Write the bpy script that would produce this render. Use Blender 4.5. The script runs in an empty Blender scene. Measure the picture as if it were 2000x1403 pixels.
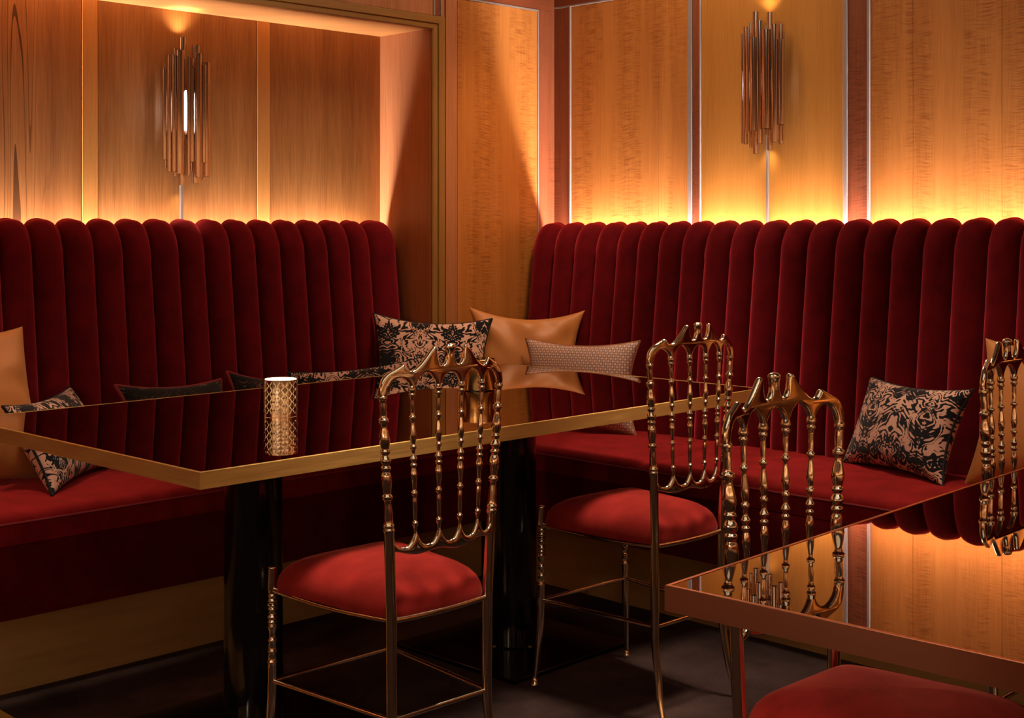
import bpy, bmesh, math, random
from mathutils import Vector, Matrix
PI = math.pi
random.seed(7)
S = bpy.context.scene
C = S.collection

# ------------------------------------------------------------------ camera, world, light, exposure
# world axes: +X runs along the left (niche) wall towards the room corner, +Y runs into that wall.
CAM_H = 1.22
F = 2650.0            # focal length in pixels of a 2000 px wide frame
cam = bpy.data.cameras.new('camera')
cam.sensor_fit = 'HORIZONTAL'; cam.sensor_width = 36.0
cam.lens = F / 2000 * 36.0
cam.shift_y = -(701.5 - 448.0) / 2000.0
cam.clip_start = 0.02
cam_o = bpy.data.objects.new('camera', cam); C.objects.link(cam_o)
cam_o.location = (0, 0, CAM_H)
cam_o.rotation_euler = (PI/2, 0, -PI/4)
S.camera = cam_o

S.view_settings.view_transform = 'Standard'
S.view_settings.look = 'None'
S.view_settings.gamma = 1.0
S.view_settings.use_curve_mapping = False
S.view_settings.exposure = 0.0
S.cycles.use_denoising = True
S.cycles.sample_clamp_indirect = 4.0
S.cycles.max_bounces = 10
S.cycles.glossy_bounces = 6
S.cycles.caustics_reflective = False
S.cycles.caustics_refractive = False

W = bpy.data.worlds.new('world'); S.world = W; W.use_nodes = True
W.node_tree.nodes['Background'].inputs[0].default_value = (1.0, 0.62, 0.40, 1)
W.node_tree.nodes['Background'].inputs[1].default_value = 0.004

def light(kind, name, loc, power, col, target=None, **kw):
    l = bpy.data.lights.new(name, kind); l.energy = power; l.color = col
    for k, v in kw.items(): setattr(l, k, v)
    o = bpy.data.objects.new(name, l); C.objects.link(o); o.location = loc
    if target is not None:
        d = Vector(target) - Vector(loc)
        o.rotation_euler = d.to_track_quat('-Z', 'Y').to_euler()
    return o

WARM = (1.0, 0.70, 0.42)
AMB = (1.0, 0.91, 0.86)
# cove light strips hidden behind the two backrests, shining up the walls
def cove(name, a, b, power, width=0.02, tilt=(0, 0)):
    a = Vector(a); b = Vector(b); d = b - a
    l = bpy.data.lights.new(name, 'AREA'); l.shape = 'RECTANGLE'
    l.size = d.length; l.size_y = width; l.energy = power; l.color = AMB
    o = bpy.data.objects.new(name, l); C.objects.link(o)
    x = d.normalized(); zdir = -(Vector((tilt[0], tilt[1], 1)).normalized())
    y = zdir.cross(x).normalized()
    o.matrix_world = Matrix.Translation((a + b) / 2) @ Matrix((x, y, zdir)).transposed().to_4x4()
    return o
cove('cove_left', (-1.0, 4.106, 1.13), (3.30, 4.106, 1.13), 112)
cove('cove_right', (4.042, 3.72, 1.13), (4.042, 0.3, 1.13), 100)

# ceiling downlights (recessed, frosted); also places the added wash spots
def spot(x, y, tx, ty, power, ang=55, blend=0.8, tz=0.45, col=WARM, r=0.12):
    return light('SPOT', 'downlight_or_fill', (x, y, 2.70), power, col, (tx, ty, tz), spot_size=math.radians(ang), spot_blend=blend, shadow_soft_size=r)
SOFT = (1.0, 0.78, 0.56)
spot(2.05, 1.70, 1.87, 2.27, 250, 22, col=SOFT, r=0.22)     # seat of the chair in front
spot(2.95, 1.75, 2.76, 2.30, 250, 22, col=SOFT, r=0.22)     # seat of the second chair
spot(1.60, 0.20, 1.85, 0.98, 170, 24, col=SOFT, r=0.2)     # seat under the right table
spot(1.50, 3.30, 1.55, 3.62, 75, 34, col=SOFT)             # left bench seat
spot(3.30, 2.70, 3.58, 2.75, 95, 34, col=SOFT)             # right bench seat
spot(3.25, 1.75, 3.55, 1.85, 85, 34, col=SOFT)
spot(3.45, 2.75, 3.70, 3.75, 70, 44, tz=1.25)             # corner, pilaster and cushions
spot(-0.6, 2.0, -0.6, 3.3, 120, 60)  # added, lights the unseen bench end for a reddish reflection in the table edge
# added warm wash on the walls behind the camera, for reflections in the metal
for y_ in (-2.2, -1.0, 0.2, 1.4, 2.6):
    spot(-2.55, y_, -2.9, y_, 420, 40, tz=1.2, r=0.05, col=SOFT)
for x_ in (-1.6, -0.4, 0.8, 2.0, 3.2):
    spot(x_, -2.55, x_, -2.9, 420, 40, tz=1.2, r=0.05, col=SOFT)
spot(3.75, -1.6, 4.05, -1.6, 420, 40, tz=1.2, r=0.05)
# added unseen coves behind the camera, giving bright bands in the metal reflections
cove('added_cove_back', (-2.86, 3.2, 1.25), (-2.86, -2.6, 1.25), 45)
cove('added_cove_front', (-2.6, -2.86, 1.25), (3.8, -2.86, 1.25), 45)
# low spots added out of view on the left, reaching under the tables
light('SPOT', 'added_low_spot', (-1.2, 1.30, 1.50), 120, SOFT, (1.86, 0.98, 0.47), spot_size=math.radians(17), spot_blend=0.6, shadow_soft_size=0.08)
light('SPOT', 'added_low_spot', (-1.6, 0.5, 1.15), 40, SOFT, (1.95, 3.3, 0.12), spot_size=math.radians(34), spot_blend=0.7, shadow_soft_size=0.06)
# soft fill areas added below the ceiling, over the corner and the camera
l = light('AREA', 'ceiling_fill', (3.50, 2.95, 2.72), 16, SOFT, (3.2, 2.7, 0), shape='RECTANGLE', size=0.7, size_y=0.7)
l2 = light('AREA', 'ceiling_fill', (0.4, 0.4, 2.73), 20, SOFT, (0.4, 0.4, 0), shape='RECTANGLE', size=3.0, size_y=3.0)

# ------------------------------------------------------------------ pixel helpers
R2 = math.sqrt(2)
def ray(px, py):
    a = (px - 1000) / F; b = (448 - py) / F
    return Vector(((1 + a)/R2, (1 - a)/R2, b))
def atX(px, py, X):
    d = ray(px, py); t = X / d.x; return Vector((0, 0, CAM_H)) + d*t
def atY(px, py, Y):
    d = ray(px, py); t = Y / d.y; return Vector((0, 0, CAM_H)) + d*t
def atZ(px, py, Z):
    d = ray(px, py); t = (Z - CAM_H) / d.z; return Vector((0, 0, CAM_H)) + d*t

# ------------------------------------------------------------------ node helpers
def mat(name):
    m = bpy.data.materials.new(name); m.use_nodes = True
    n = m.node_tree; b = n.nodes['Principled BSDF']
    return m, n, b
def N(n, t, **kw):
    x = n.nodes.new(t)
    for k, v in kw.items():
        if k.startswith('i_'): x.inputs[int(k[2:])].default_value = v
        else: setattr(x, k, v)
    return x
def math_(n, op, a, b=None, c=None):
    x = N(n, 'ShaderNodeMath', operation=op)
    for i, v in enumerate((a, b, c)):
        if v is None: continue
        if isinstance(v, (int, float)): x.inputs[i].default_value = v
        else: n.links.new(v, x.inputs[i])
    return x.outputs[0]
def noise(n, vec, scale, detail=3, rough=0.5, dist=0.0):
    x = N(n, 'ShaderNodeTexNoise'); x.inputs['Scale'].default_value = scale
    x.inputs['Detail'].default_value = detail; x.inputs['Roughness'].default_value = rough
    x.inputs['Distortion'].default_value = dist
    n.links.new(vec, x.inputs['Vector']); return x.outputs['Fac']
def combine(n, x, y, z):
    c = N(n, 'ShaderNodeCombineXYZ')
    for i, v in enumerate((x, y, z)):
        if isinstance(v, (int, float)): c.inputs[i].default_value = v
        else: n.links.new(v, c.inputs[i])
    return c.outputs[0]
def ramp(n, fac, stops, interp='LINEAR'):
    r = N(n, 'ShaderNodeValToRGB'); r.color_ramp.interpolation = interp
    e = r.color_ramp.elements
    while len(e) < len(stops): e.new(0.5)
    for el, (p, c) in zip(e, stops): el.position = p; el.color = (*c, 1) if len(c) == 3 else c
    n.links.new(fac, r.inputs[0]); return r.outputs[0]
def mixc(n, fac, a, b, mode='MIX'):
    x = N(n, 'ShaderNodeMix', data_type='RGBA', blend_type=mode)
    for i, v in ((0, fac), (6, a), (7, b)):
        if isinstance(v, (int, float)): x.inputs[i].default_value = v
        elif isinstance(v, tuple): x.inputs[i].default_value = (*v, 1)
        else: n.links.new(v, x.inputs[i])
    return x.outputs[2]
def maprange(n, v, a, b, c=0.0, d=1.0):
    x = N(n, 'ShaderNodeMapRange'); x.clamp = True
    n.links.new(v, x.inputs[0])
    for i, q in enumerate((a, b, c, d)): x.inputs[i+1].default_value = q
    return x.outputs[0]
def bump(n, b, h, strength=0.3, dist=0.002):
    x = N(n, 'ShaderNodeBump'); x.inputs['Strength'].default_value = strength; x.inputs['Distance'].default_value = dist
    n.links.new(h, x.inputs['Height']); n.links.new(x.outputs[0], b.inputs['Normal'])

def wood(name, light_c, dark_c, figure=0.0, streak=0.5, rough=0.38, horiz=False, knots=None, seed=0.0, spec=0.35):
    m, n, b = mat(name)
    g = N(n, 'ShaderNodeNewGeometry').outputs['Position']
    s = N(n, 'ShaderNodeSeparateXYZ'); n.links.new(g, s.inputs[0])
    u = math_(n, 'ADD', math_(n, 'ADD', s.outputs[0], s.outputs[1]), seed)
    z = s.outputs[2]
    if horiz: u, z = z, u
    wob = noise(n, combine(n, math_(n, 'MULTIPLY', u, 3.0), 0.0, math_(n, 'MULTIPLY', z, 0.7)), 1.0, 2)
    uu = math_(n, 'ADD', u, math_(n, 'MULTIPLY', wob, 0.04))
    fine = noise(n, combine(n, math_(n, 'MULTIPLY', uu, 260), seed, math_(n, 'MULTIPLY', z, 7.0)), 1.0, 3, 0.6)
    broad = noise(n, combine(n, math_(n, 'MULTIPLY', uu, 16), seed + 3, math_(n, 'MULTIPLY', z, 0.7)), 1.0, 3, 0.55)
    v = math_(n, 'ADD', math_(n, 'MULTIPLY', fine, streak), math_(n, 'MULTIPLY', broad, 1.0 - streak))
    if figure > 0:
        zw = math_(n, 'ADD', z, math_(n, 'MULTIPLY', noise(n, combine(n, math_(n, 'MULTIPLY', u, 7), 5.0, math_(n, 'MULTIPLY', z, 2.5)), 1.0, 2), 0.05))
        rip = noise(n, combine(n, math_(n, 'MULTIPLY', u, 15), seed, math_(n, 'MULTIPLY', zw, 230)), 1.0, 3, 0.6)
        mask = maprange(n, noise(n, combine(n, math_(n, 'MULTIPLY', u, 9), seed + 9, math_(n, 'MULTIPLY', z, 1.1)), 1.0, 2), 0.42, 0.62)
        v = math_(n, 'SUBTRACT', v, math_(n, 'MULTIPLY', math_(n, 'MULTIPLY', maprange(n, rip, 0.47, 0.70), mask), figure))
    col = ramp(n, v, [(0.22, dark_c), (0.62, light_c)])
    if knots:
        du = math_(n, 'SUBTRACT', u, knots)
        q = noise(n, combine(n, math_(n, 'MULTIPLY', uu, 11), 1.3, math_(n, 'MULTIPLY', z, 0.55)), 1.0, 1, 0.4, 0.35)
        ring = math_(n, 'ABSOLUTE', math_(n, 'SINE', math_(n, 'MULTIPLY', q, 44)))
        width = math_(n, 'MULTIPLY', noise(n, combine(n, math_(n, 'MULTIPLY', u, 12), 2.0, math_(n, 'MULTIPLY', z, 5)), 1.0, 2), 0.45)
        k = math_(n, 'MULTIPLY', math_(n, 'LESS_THAN', ring, width), 0.8)
        km = math_(n, 'EXPONENT', math_(n, 'MULTIPLY', math_(n, 'MULTIPLY', du, du), -170.0))
        col = mixc(n, math_(n, 'MULTIPLY', k, km), col, tuple(c*0.22 for c in dark_c))
    n.links.new(col, b.inputs['Base Color'])
    b.inputs['Roughness'].default_value = rough
    b.inputs['Specular IOR Level'].default_value = spec
    bump(n, b, v, 0.12, 0.001)
    return m

def velvet(name, base, sheen, rough=0.85, sw=1.0, sr=0.4):
    m, n, b = mat(name)
    p = N(n, 'ShaderNodeTexCoord').outputs['Object']
    q = noise(n, p, 14, 3, 0.6)
    col = mixc(n, maprange(n, q, 0.3, 0.72), tuple(c*0.72 for c in base), tuple(c*1.2 for c in base))
    n.links.new(col, b.inputs['Base Color'])
    b.inputs['Roughness'].default_value = rough
    b.inputs['Specular IOR Level'].default_value = 0.05
    b.inputs['Sheen Weight'].default_value = sw
    b.inputs['Sheen Roughness'].default_value = sr
    b.inputs['Sheen Tint'].default_value = (*sheen, 1)
    bump(n, b, noise(n, p, 600, 2), 0.15, 0.0006)
    return m

def metal(name, col, rough, brushed=None, bstr=0.12):
    m, n, b = mat(name)
    b.inputs['Metallic'].default_value = 1.0
    b.inputs['Base Color'].default_value = (*col, 1)
    b.inputs['Roughness'].default_value = rough
    if brushed:
        p = N(n, 'ShaderNodeTexCoord').outputs['Object']
        mp = N(n, 'ShaderNodeMapping'); mp.inputs['Scale'].default_value = brushed
        n.links.new(p, mp.inputs[0])
        q = noise(n, mp.outputs[0], 1.0, 4, 0.6)
        n.links.new(maprange(n, q, 0.2, 0.8, rough*0.75, rough*1.3), b.inputs['Roughness'])
        n.links.new(mixc(n, maprange(n, q, 0.25, 0.75), tuple(c*0.86 for c in col), tuple(min(1, c*1.08) for c in col)), b.inputs['Base Color'])
        bump(n, b, q, bstr, 0.0005)
    return m

def plain(name, col, rough=0.6, spec=0.3):
    m, n, b = mat(name)
    p = N(n, 'ShaderNodeTexCoord').outputs['Object']
    q = noise(n, p, 40, 3)
    n.links.new(mixc(n, q, tuple(c*0.88 for c in col), tuple(c*1.1 for c in col)), b.inputs['Base Color'])
    b.inputs['Roughness'].default_value = rough
    b.inputs['Specular IOR Level'].default_value = spec
    return m

M = {}
M['veneer'] = wood('honey_veneer', (0.52, 0.188, 0.040), (0.30, 0.090, 0.016), 0.46, 0.45)
M['veneer_plain'] = wood('plain_honey_veneer', (0.48, 0.192, 0.034), (0.33, 0.112, 0.015), 0.0, 0.55, seed=4.1)
M['veneer_niche'] = wood('brown_veneer', (0.38, 0.155, 0.042), (0.17, 0.058, 0.013), 0.0, 0.6, seed=2.2)
M['veneer_knots'] = wood('knotted_veneer', (0.37, 0.145, 0.041), (0.16, 0.053, 0.013), 0.0, 0.45, knots=13.743, seed=7.7)
M['veneer_side'] = wood('reddish_veneer', (0.44, 0.165, 0.066), (0.25, 0.080, 0.028), 0.0, 0.6, seed=5.5)
M['batten'] = wood('batten_wood', (0.56, 0.240, 0.060), (0.40, 0.150, 0.028), 0.0, 0.5, seed=1.1)
M['trim'] = wood('olive_trim_wood', (0.30, 0.140, 0.034), (0.17, 0.070, 0.014), 0.0, 0.5, seed=9.3)
M['trim_h'] = wood('olive_trim_wood_level', (0.30, 0.140, 0.034), (0.17, 0.070, 0.014), 0.0, 0.5, horiz=True, seed=9.3)
M['soffit'] = wood('soffit_wood', (0.56, 0.24, 0.075), (0.40, 0.15, 0.04), 0.0, 0.6, horiz=True, seed=3.3)
M['redwood'] = wood('red_brown_wood', (0.26, 0.072, 0.028), (0.12, 0.028, 0.010), 0.35, 0.5, seed=6.1)
M['redwood_h'] = wood('red_brown_wood_level', (0.22, 0.056, 0.020), (0.10, 0.022, 0.008), 0.2, 0.5, horiz=True, seed=6.1)
M['bead'] = plain('grey_bead', (0.26, 0.20, 0.18), 0.35, 0.5)
M['darkwood'] = wood('dark_room_wood', (0.42, 0.23, 0.12), (0.22, 0.11, 0.05), 0.0, 0.5, seed=8.8)
M['ceiling'] = plain('dark_ceiling_paint', (0.05, 0.03, 0.022), 0.7)
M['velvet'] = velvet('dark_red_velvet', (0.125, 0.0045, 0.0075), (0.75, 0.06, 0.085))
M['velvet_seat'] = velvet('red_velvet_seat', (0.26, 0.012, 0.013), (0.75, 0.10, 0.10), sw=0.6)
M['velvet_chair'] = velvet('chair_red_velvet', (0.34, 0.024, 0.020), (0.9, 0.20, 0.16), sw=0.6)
M['gold'] = metal('polished_rose_gold', (0.94, 0.83, 0.65), 0.11)
M['tube'] = metal('polished_bronze_tube', (0.80, 0.64, 0.52), 0.07)
M['brass'] = metal('brushed_brass', (1.0, 0.66, 0.22), 0.48, (9, 9, 200))
M['brass'].node_tree.nodes['Principled BSDF'].inputs['Metallic'].default_value = 0.8
M['copper'] = metal('brushed_copper', (0.72, 0.27, 0.15), 0.28)
M['plinth'] = metal('brushed_gold_sheet', (0.62, 0.38, 0.14), 0.5, (3, 3, 40))
M['plinth'].node_tree.nodes['Principled BSDF'].inputs['Metallic'].default_value = 0.55
M['hammered'] = metal('hammered_gold', (0.85, 0.58, 0.25), 0.16, (160, 160, 25), 0.5)
M['blackmetal'] = plain('black_lacquer', (0.004, 0.004, 0.005), 0.12, 0.6)
M['conduit'] = metal('dull_steel', (0.50, 0.46, 0.42), 0.4)

# bronze mirror glass of the table tops
m, n, b = mat('smoked_bronze_mirror'); M['mirror'] = m
b.inputs['Metallic'].default_value = 1.0
b.inputs['Base Color'].default_value = (0.36, 0.27, 0.22, 1)
b.inputs['Roughness'].default_value = 0.012

# carpet
m, n, b = mat('dark_carpet'); M['carpet'] = m
p = N(n, 'ShaderNodeTexCoord').outputs['Object']
q1 = noise(n, p, 5, 4, 0.6); q2 = noise(n, p, 260, 2, 0.7)
v = math_(n, 'ADD', math_(n, 'MULTIPLY', q1, 0.6), math_(n, 'MULTIPLY', q2, 0.4))
n.links.new(ramp(n, v, [(0.35, (0.030, 0.018, 0.018)), (0.65, (0.100, 0.060, 0.056))]), b.inputs['Base Color'])
b.inputs['Roughness'].default_value = 0.95; b.inputs['Specular IOR Level'].default_value = 0.05
bump(n, b, q2, 0.5, 0.003)

# caramel satin leather
m, n, b = mat('caramel_satin'); M['caramel'] = m
p = N(n, 'ShaderNodeTexCoord').outputs['Object']
q = noise(n, p, 5, 3, 0.55, 0.6)
n.links.new(mixc(n, q, (0.46, 0.155, 0.034), (0.56, 0.21, 0.052)), b.inputs['Base Color'])
b.inputs['Roughness'].default_value = 0.5; b.inputs['Specular IOR Level'].default_value = 0.4
b.inputs['Sheen Weight'].default_value = 0.25; b.inputs['Sheen Tint'].default_value = (1, 0.7, 0.4, 1)
bump(n, b, noise(n, p, 420, 2), 0.1, 0.0006)

# black scrollwork damask on a pink-beige ground
def damask(name, ground, ink, off=0.0, sc=1.3):
    m, n, b = mat(name)
    p = N(n, 'ShaderNodeTexCoord').outputs['Object']
    s = N(n, 'ShaderNodeSeparateXYZ'); n.links.new(p, s.inputs[0])
    x, z = s.outputs[0], s.outputs[2]
    # mirrored repeat of about 0.24 m
    ax = math_(n, 'MULTIPLY', math_(n, 'PINGPONG', math_(n, 'ADD', x, 5.0 + off), 0.118), sc)
    zz = math_(n, 'MULTIPLY', math_(n, 'ADD', z, off*0.7), sc)
    vec = combine(n, ax, 0.37 + off, zz)
    wv = N(n, 'ShaderNodeTexNoise'); wv.inputs['Scale'].default_value = 9; wv.inputs['Detail'].default_value = 1
    n.links.new(vec, wv.inputs['Vector'])
    w1 = N(n, 'ShaderNodeVectorMath', operation='MULTIPLY_ADD')
    n.links.new(wv.outputs['Color'], w1.inputs[0]); w1.inputs[1].default_value = (0.10, 0.0, 0.10); n.links.new(vec, w1.inputs[2])
    a = noise(n, w1.outputs[0], 11, 0.6, 0.4, 1.4)
    band = math_(n, 'SINE', math_(n, 'MULTIPLY', a, 50))
    region = noise(n, vec, 15, 1, 0.5, 0.8)
    thick = math_(n, 'MULTIPLY', math_(n, 'SUBTRACT', region, 0.50), 5.5)
    # small dashes inside the dark bands
    dash = math_(n, 'MULTIPLY', math_(n, 'SINE', math_(n, 'MULTIPLY', math_(n, 'ADD', zz, math_(n, 'MULTIPLY', ax, 0.6)), 420)), 0.35)
    weave = noise(n, combine(n, math_(n, 'MULTIPLY', x, 140), 0.0, math_(n, 'MULTIPLY', z, 620)), 1.0, 2, 0.7)
    wv2 = math_(n, 'MULTIPLY', math_(n, 'SUBTRACT', weave, 0.5), 1.3)
    t = math_(n, 'ADD', math_(n, 'ADD', math_(n, 'ADD', band, thick), wv2), dash)
    k = maprange(n, t, -0.32, -0.08)
    fab = noise(n, combine(n, math_(n, 'MULTIPLY', x, 900), 0.0, math_(n, 'MULTIPLY', z, 900)), 1.0, 1)
    g2 = mixc(n, fab, tuple(c*0.75 for c in ground), tuple(c*1.15 for c in ground))
    n.links.new(mixc(n, k, g2, ink), b.inputs['Base Color'])
    b.inputs['Roughness'].default_value = 0.9; b.inputs['Specular IOR Level'].default_value = 0.1
    b.inputs['Sheen Weight'].default_value = 0.15
    bump(n, b, math_(n, 'ADD', weave, k), 0.25, 0.0012)
    return m
M['damask'] = damask('scroll_damask', (0.74, 0.43, 0.32), (0.010, 0.009, 0.012))
M['damask2'] = damask('scroll_damask_wide', (0.70, 0.40, 0.30), (0.010, 0.009, 0.012), 0.41)
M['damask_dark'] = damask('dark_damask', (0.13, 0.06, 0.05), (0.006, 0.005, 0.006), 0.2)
M['blackpipe'] = plain('black_piping', (0.008, 0.007, 0.009), 0.7)
M['redpipe'] = plain('red_piping', (0.22, 0.014, 0.018), 0.7)
M['tanpipe'] = plain('copper_piping', (0.38, 0.13, 0.06), 0.6)

# ring-dotted jacquard
m, n, b = mat('ring_jacquard'); M['rings'] = m
p = N(n, 'ShaderNodeTexCoord').outputs['Object']
s = N(n, 'ShaderNodeSeparateXYZ'); n.links.new(p, s.inputs[0])
def lattice(off):
    cx = 0.0165; cz = 0.0190
    fx = math_(n, 'SUBTRACT', math_(n, 'FRACT', math_(n, 'ADD', math_(n, 'DIVIDE', s.outputs[0], cx), 50 + off)), 0.5)
    fz = math_(n, 'SUBTRACT', math_(n, 'FRACT', math_(n, 'ADD', math_(n, 'DIVIDE', s.outputs[2], cz), 50 + off)), 0.5)
    fx = math_(n, 'MULTIPLY', fx, cx); fz = math_(n, 'MULTIPLY', fz, cz)
    return math_(n, 'SQRT', math_(n, 'ADD', math_(n, 'POWER', fx, 2), math_(n, 'POWER', fz, 2)))
d = math_(n, 'MINIMUM', lattice(0.0), lattice(0.5))
rr = ramp(n, math_(n, 'DIVIDE', d, 0.01), [(0.0, (0.72, 0.47, 0.37)), (0.36, (0.74, 0.50, 0.40)), (0.44, (0.20, 0.075, 0.05)), (0.56, (0.22, 0.09, 0.06)), (0.66, (0.60, 0.36, 0.27))])
n.links.new(rr, b.inputs['Base Color']); b.inputs['Roughness'].default_value = 0.55
b.inputs['Sheen Weight'].default_value = 0.3

def emit(name, col, strength):
    m, n, b = mat(name)
    b.inputs['Base Color'].default_value = (*col, 1)
    b.inputs['Emission Color'].default_value = (*col, 1); b.inputs['Emission Strength'].default_value = strength
    return m
M['bulb'] = emit('lit_bulb', (0.80, 0.84, 1.0), 45)
M['flame'] = emit('candle_flame', (1.0, 0.66, 0.28), 60)
m, n, b = mat('frosted_candle_glass'); M['frost'] = m
n.nodes.remove(b)
tr = N(n, 'ShaderNodeBsdfTranslucent'); tr.inputs[0].default_value = (1.0, 0.90, 0.74, 1)
df = N(n, 'ShaderNodeBsdfDiffuse'); df.inputs[0].default_value = (0.85, 0.72, 0.55, 1)
ms = N(n, 'ShaderNodeMixShader'); ms.inputs[0].default_value = 0.25
n.links.new(tr.outputs[0], ms.inputs[1]); n.links.new(df.outputs[0], ms.inputs[2])
n.links.new(ms.outputs[0], n.nodes['Material Output'].inputs[0])
M['wax'] = plain('candle_wax', (0.8, 0.68, 0.5), 0.5)

# ------------------------------------------------------------------ mesh helpers
def obj(name, bm, m, parent=None, smooth=True, mats=None, sharp=38):
    me = bpy.data.meshes.new(name)
    bmesh.ops.recalc_face_normals(bm, faces=bm.faces[:])
    if smooth:
        for f in bm.faces: f.smooth = True
    bm.to_mesh(me); bm.free()
    for q in (mats or [m]): me.materials.append(q)
    if smooth and hasattr(me, 'set_sharp_from_angle'):
        me.set_sharp_from_angle(angle=math.radians(sharp))
    o = bpy.data.objects.new(name, me); C.objects.link(o)
    if parent is not None: o.parent = parent
    return o
def tag(o, label, cat, group=None):
    o['label'] = label; o['category'] = cat
    if group: o['group'] = group
    return o
def empty(name, loc=(0, 0, 0), rz=0):
    o = bpy.data.objects.new(name, None); C.objects.link(o); o.location = loc; o.rotation_euler = (0, 0, rz)
    o.empty_display_size = 0.1
    return o
def struct(name, bm, m, parent=None, smooth=False):
    o = obj(name, bm, m, parent, smooth); o['kind'] = 'structure'; return o
def box(bm, a, b, bev=0.0, seg=2):
    x0, y0, z0 = [min(p, q) for p, q in zip(a, b)]; x1, y1, z1 = [max(p, q) for p, q in zip(a, b)]
    r = bmesh.ops.create_cube(bm, size=1.0)
    vs = r['verts']
    for v in vs:
        v.co = Vector(((x0+x1)/2 + v.co.x*(x1-x0), (y0+y1)/2 + v.co.y*(y1-y0), (z0+z1)/2 + v.co.z*(z1-z0)))
    if bev > 0:
        es = list({e for v in vs for e in v.link_edges})
        bmesh.ops.bevel(bm, geom=es, offset=bev, segments=seg, profile=0.5, affect='EDGES')
    return bm
def bx(a, b, bev=0.0, seg=2): return box(bmesh.new(), a, b, bev, seg)
def loft(bm, rings, cap0=True, cap1=True, closed=True):
    vr = [[bm.verts.new(p) for p in r] for r in rings]
    k = len(rings[0])
    for a, b in zip(vr, vr[1:]):
        for i in range(k if closed else k-1):
            bm.faces.new((a[i], a[(i+1) % k], b[(i+1) % k], b[i]))
    if cap0: bm.faces.new(list(reversed(vr[0])))
    if cap1: bm.faces.new(vr[-1])
    return vr
def circ(c, r, k=16, ry=None):
    return [Vector((c[0] + r*math.cos(2*PI*i/k), c[1] + (ry or r)*math.sin(2*PI*i/k), c[2])) for i in range(k)]
def turned(bm, path, prof, k=16):
    loft(bm, [circ((*path(z), z), r, k) for z, r in prof]); return bm
def tube(bm, pts, r, k=10, closed=False, cap=True):
    pts = [Vector(p) for p in pts]; n_ = len(pts); rings = []
    prev = None
    for i, p in enumerate(pts):
        if closed: t = pts[(i+1) % n_] - pts[i-1]
        else: t = pts[min(i+1, n_-1)] - pts[max(i-1, 0)]
        t.normalize()
        if prev is None:
            a = Vector((0, 0, 1)) if abs(t.z) < 0.9 else Vector((1, 0, 0))
            u = a.cross(t).normalized()
        else:
            u = (prev - t*prev.dot(t)).normalized()
        prev = u; w = t.cross(u)
        rr_ = r(i/(n_-1)) if callable(r) else r
        rings.append([p + (u*math.cos(2*PI*j/k) + w*math.sin(2*PI*j/k))*rr_ for j in range(k)])
    if closed:
        vr = [[bm.verts.new(q) for q in rg] for rg in rings]
        for i in range(n_):
            a, b = vr[i], vr[(i+1) % n_]
            # best rotation for the last ring
            s0 = 0
            if i == n_-1:
                s0 = min(range(k), key=lambda s_: (b[s_].co - a[0].co).length)
            for j in range(k):
                bm.faces.new((a[j], a[(j+1) % k], b[(j+1+s0) % k], b[(j+s0) % k]))
    else: loft(bm, rings, cap, cap)
    return bm
def interp(tab, t):
    for (a, va), (b, vb) in zip(tab, tab[1:]):
        if t <= b:
            return va + (vb - va)*max(0, (t - a)/(b - a))
    return tab[-1][1]
def smoothtab(tab, t):
    """monotone-ish cubic (Catmull-Rom with limited slopes)"""
    xs = [q[0] for q in tab]; ys = [q[1] for q in tab]
    if t <= xs[0]: return ys[0]
    if t >= xs[-1]: return ys[-1]
    i = max(j for j in range(len(xs)-1) if xs[j] <= t)
    def slope(j):
        if j == 0 or j == len(xs)-1:
            k = 0 if j == 0 else j-1
            return (ys[k+1]-ys[k])/(xs[k+1]-xs[k])
        d0 = (ys[j]-ys[j-1])/(xs[j]-xs[j-1]); d1 = (ys[j+1]-ys[j])/(xs[j+1]-xs[j])
        if d0*d1 <= 0: return 0.0
        return 2*d0*d1/(d0+d1)
    h = xs[i+1]-xs[i]; s_ = (t-xs[i])/h; m0 = slope(i)*h; m1 = slope(i+1)*h
    return (2*s_**3-3*s_**2+1)*ys[i] + (s_**3-2*s_**2+s_)*m0 + (-2*s_**3+3*s_**2)*ys[i+1] + (s_**3-s_**2)*m1

# ------------------------------------------------------------------ setting
YL, YN, XN, XR = 3.825, 4.13, 3.397, 4.072     # main left wall, niche back, niche side, right wall
ZS = 1.975                                    # niche soffit height
ZC = 2.75
struct('floor', bx((-3, -3, -0.1), (4.4, 4.4, 0)), M['carpet'])
struct('ceiling', bx((-3, -3, ZC), (4.4, 4.4, ZC+0.1)), M['ceiling'])
wl = struct('wall_left', bx((-3, YN, 0), (4.4, YN+0.2, ZC)), M['darkwood'])
struct('wall_right', bx((XR+0.006, -3, 0), (XR+0.3, YN, ZC)), M['darkwood'])
struct('wall_back', bx((-3.1, -3, 0), (-2.9, 4.3, ZC)), M['darkwood'])
struct('wall_front', bx((-3, -3.1, 0), (4.4, -2.9, ZC)), M['darkwood'])
# pilaster block beside the niche and bulkhead above it
struct('wall_pilaster', bx((XN, YL+0.006, 0), (XR, YN, ZC)), M['veneer_side'])
bh = struct('wall_bulkhead', bx((-3, YL+0.006, ZS), (XN, YN, ZC)), M['soffit'])

def x_at_Y(px, Y):
    a = (1000 - px)/F; return Y*(1-a)/(1+a)
def y_at_X(px, X):
    a = (px - 1000)/F; return X*(1-a)/(1+a)

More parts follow.
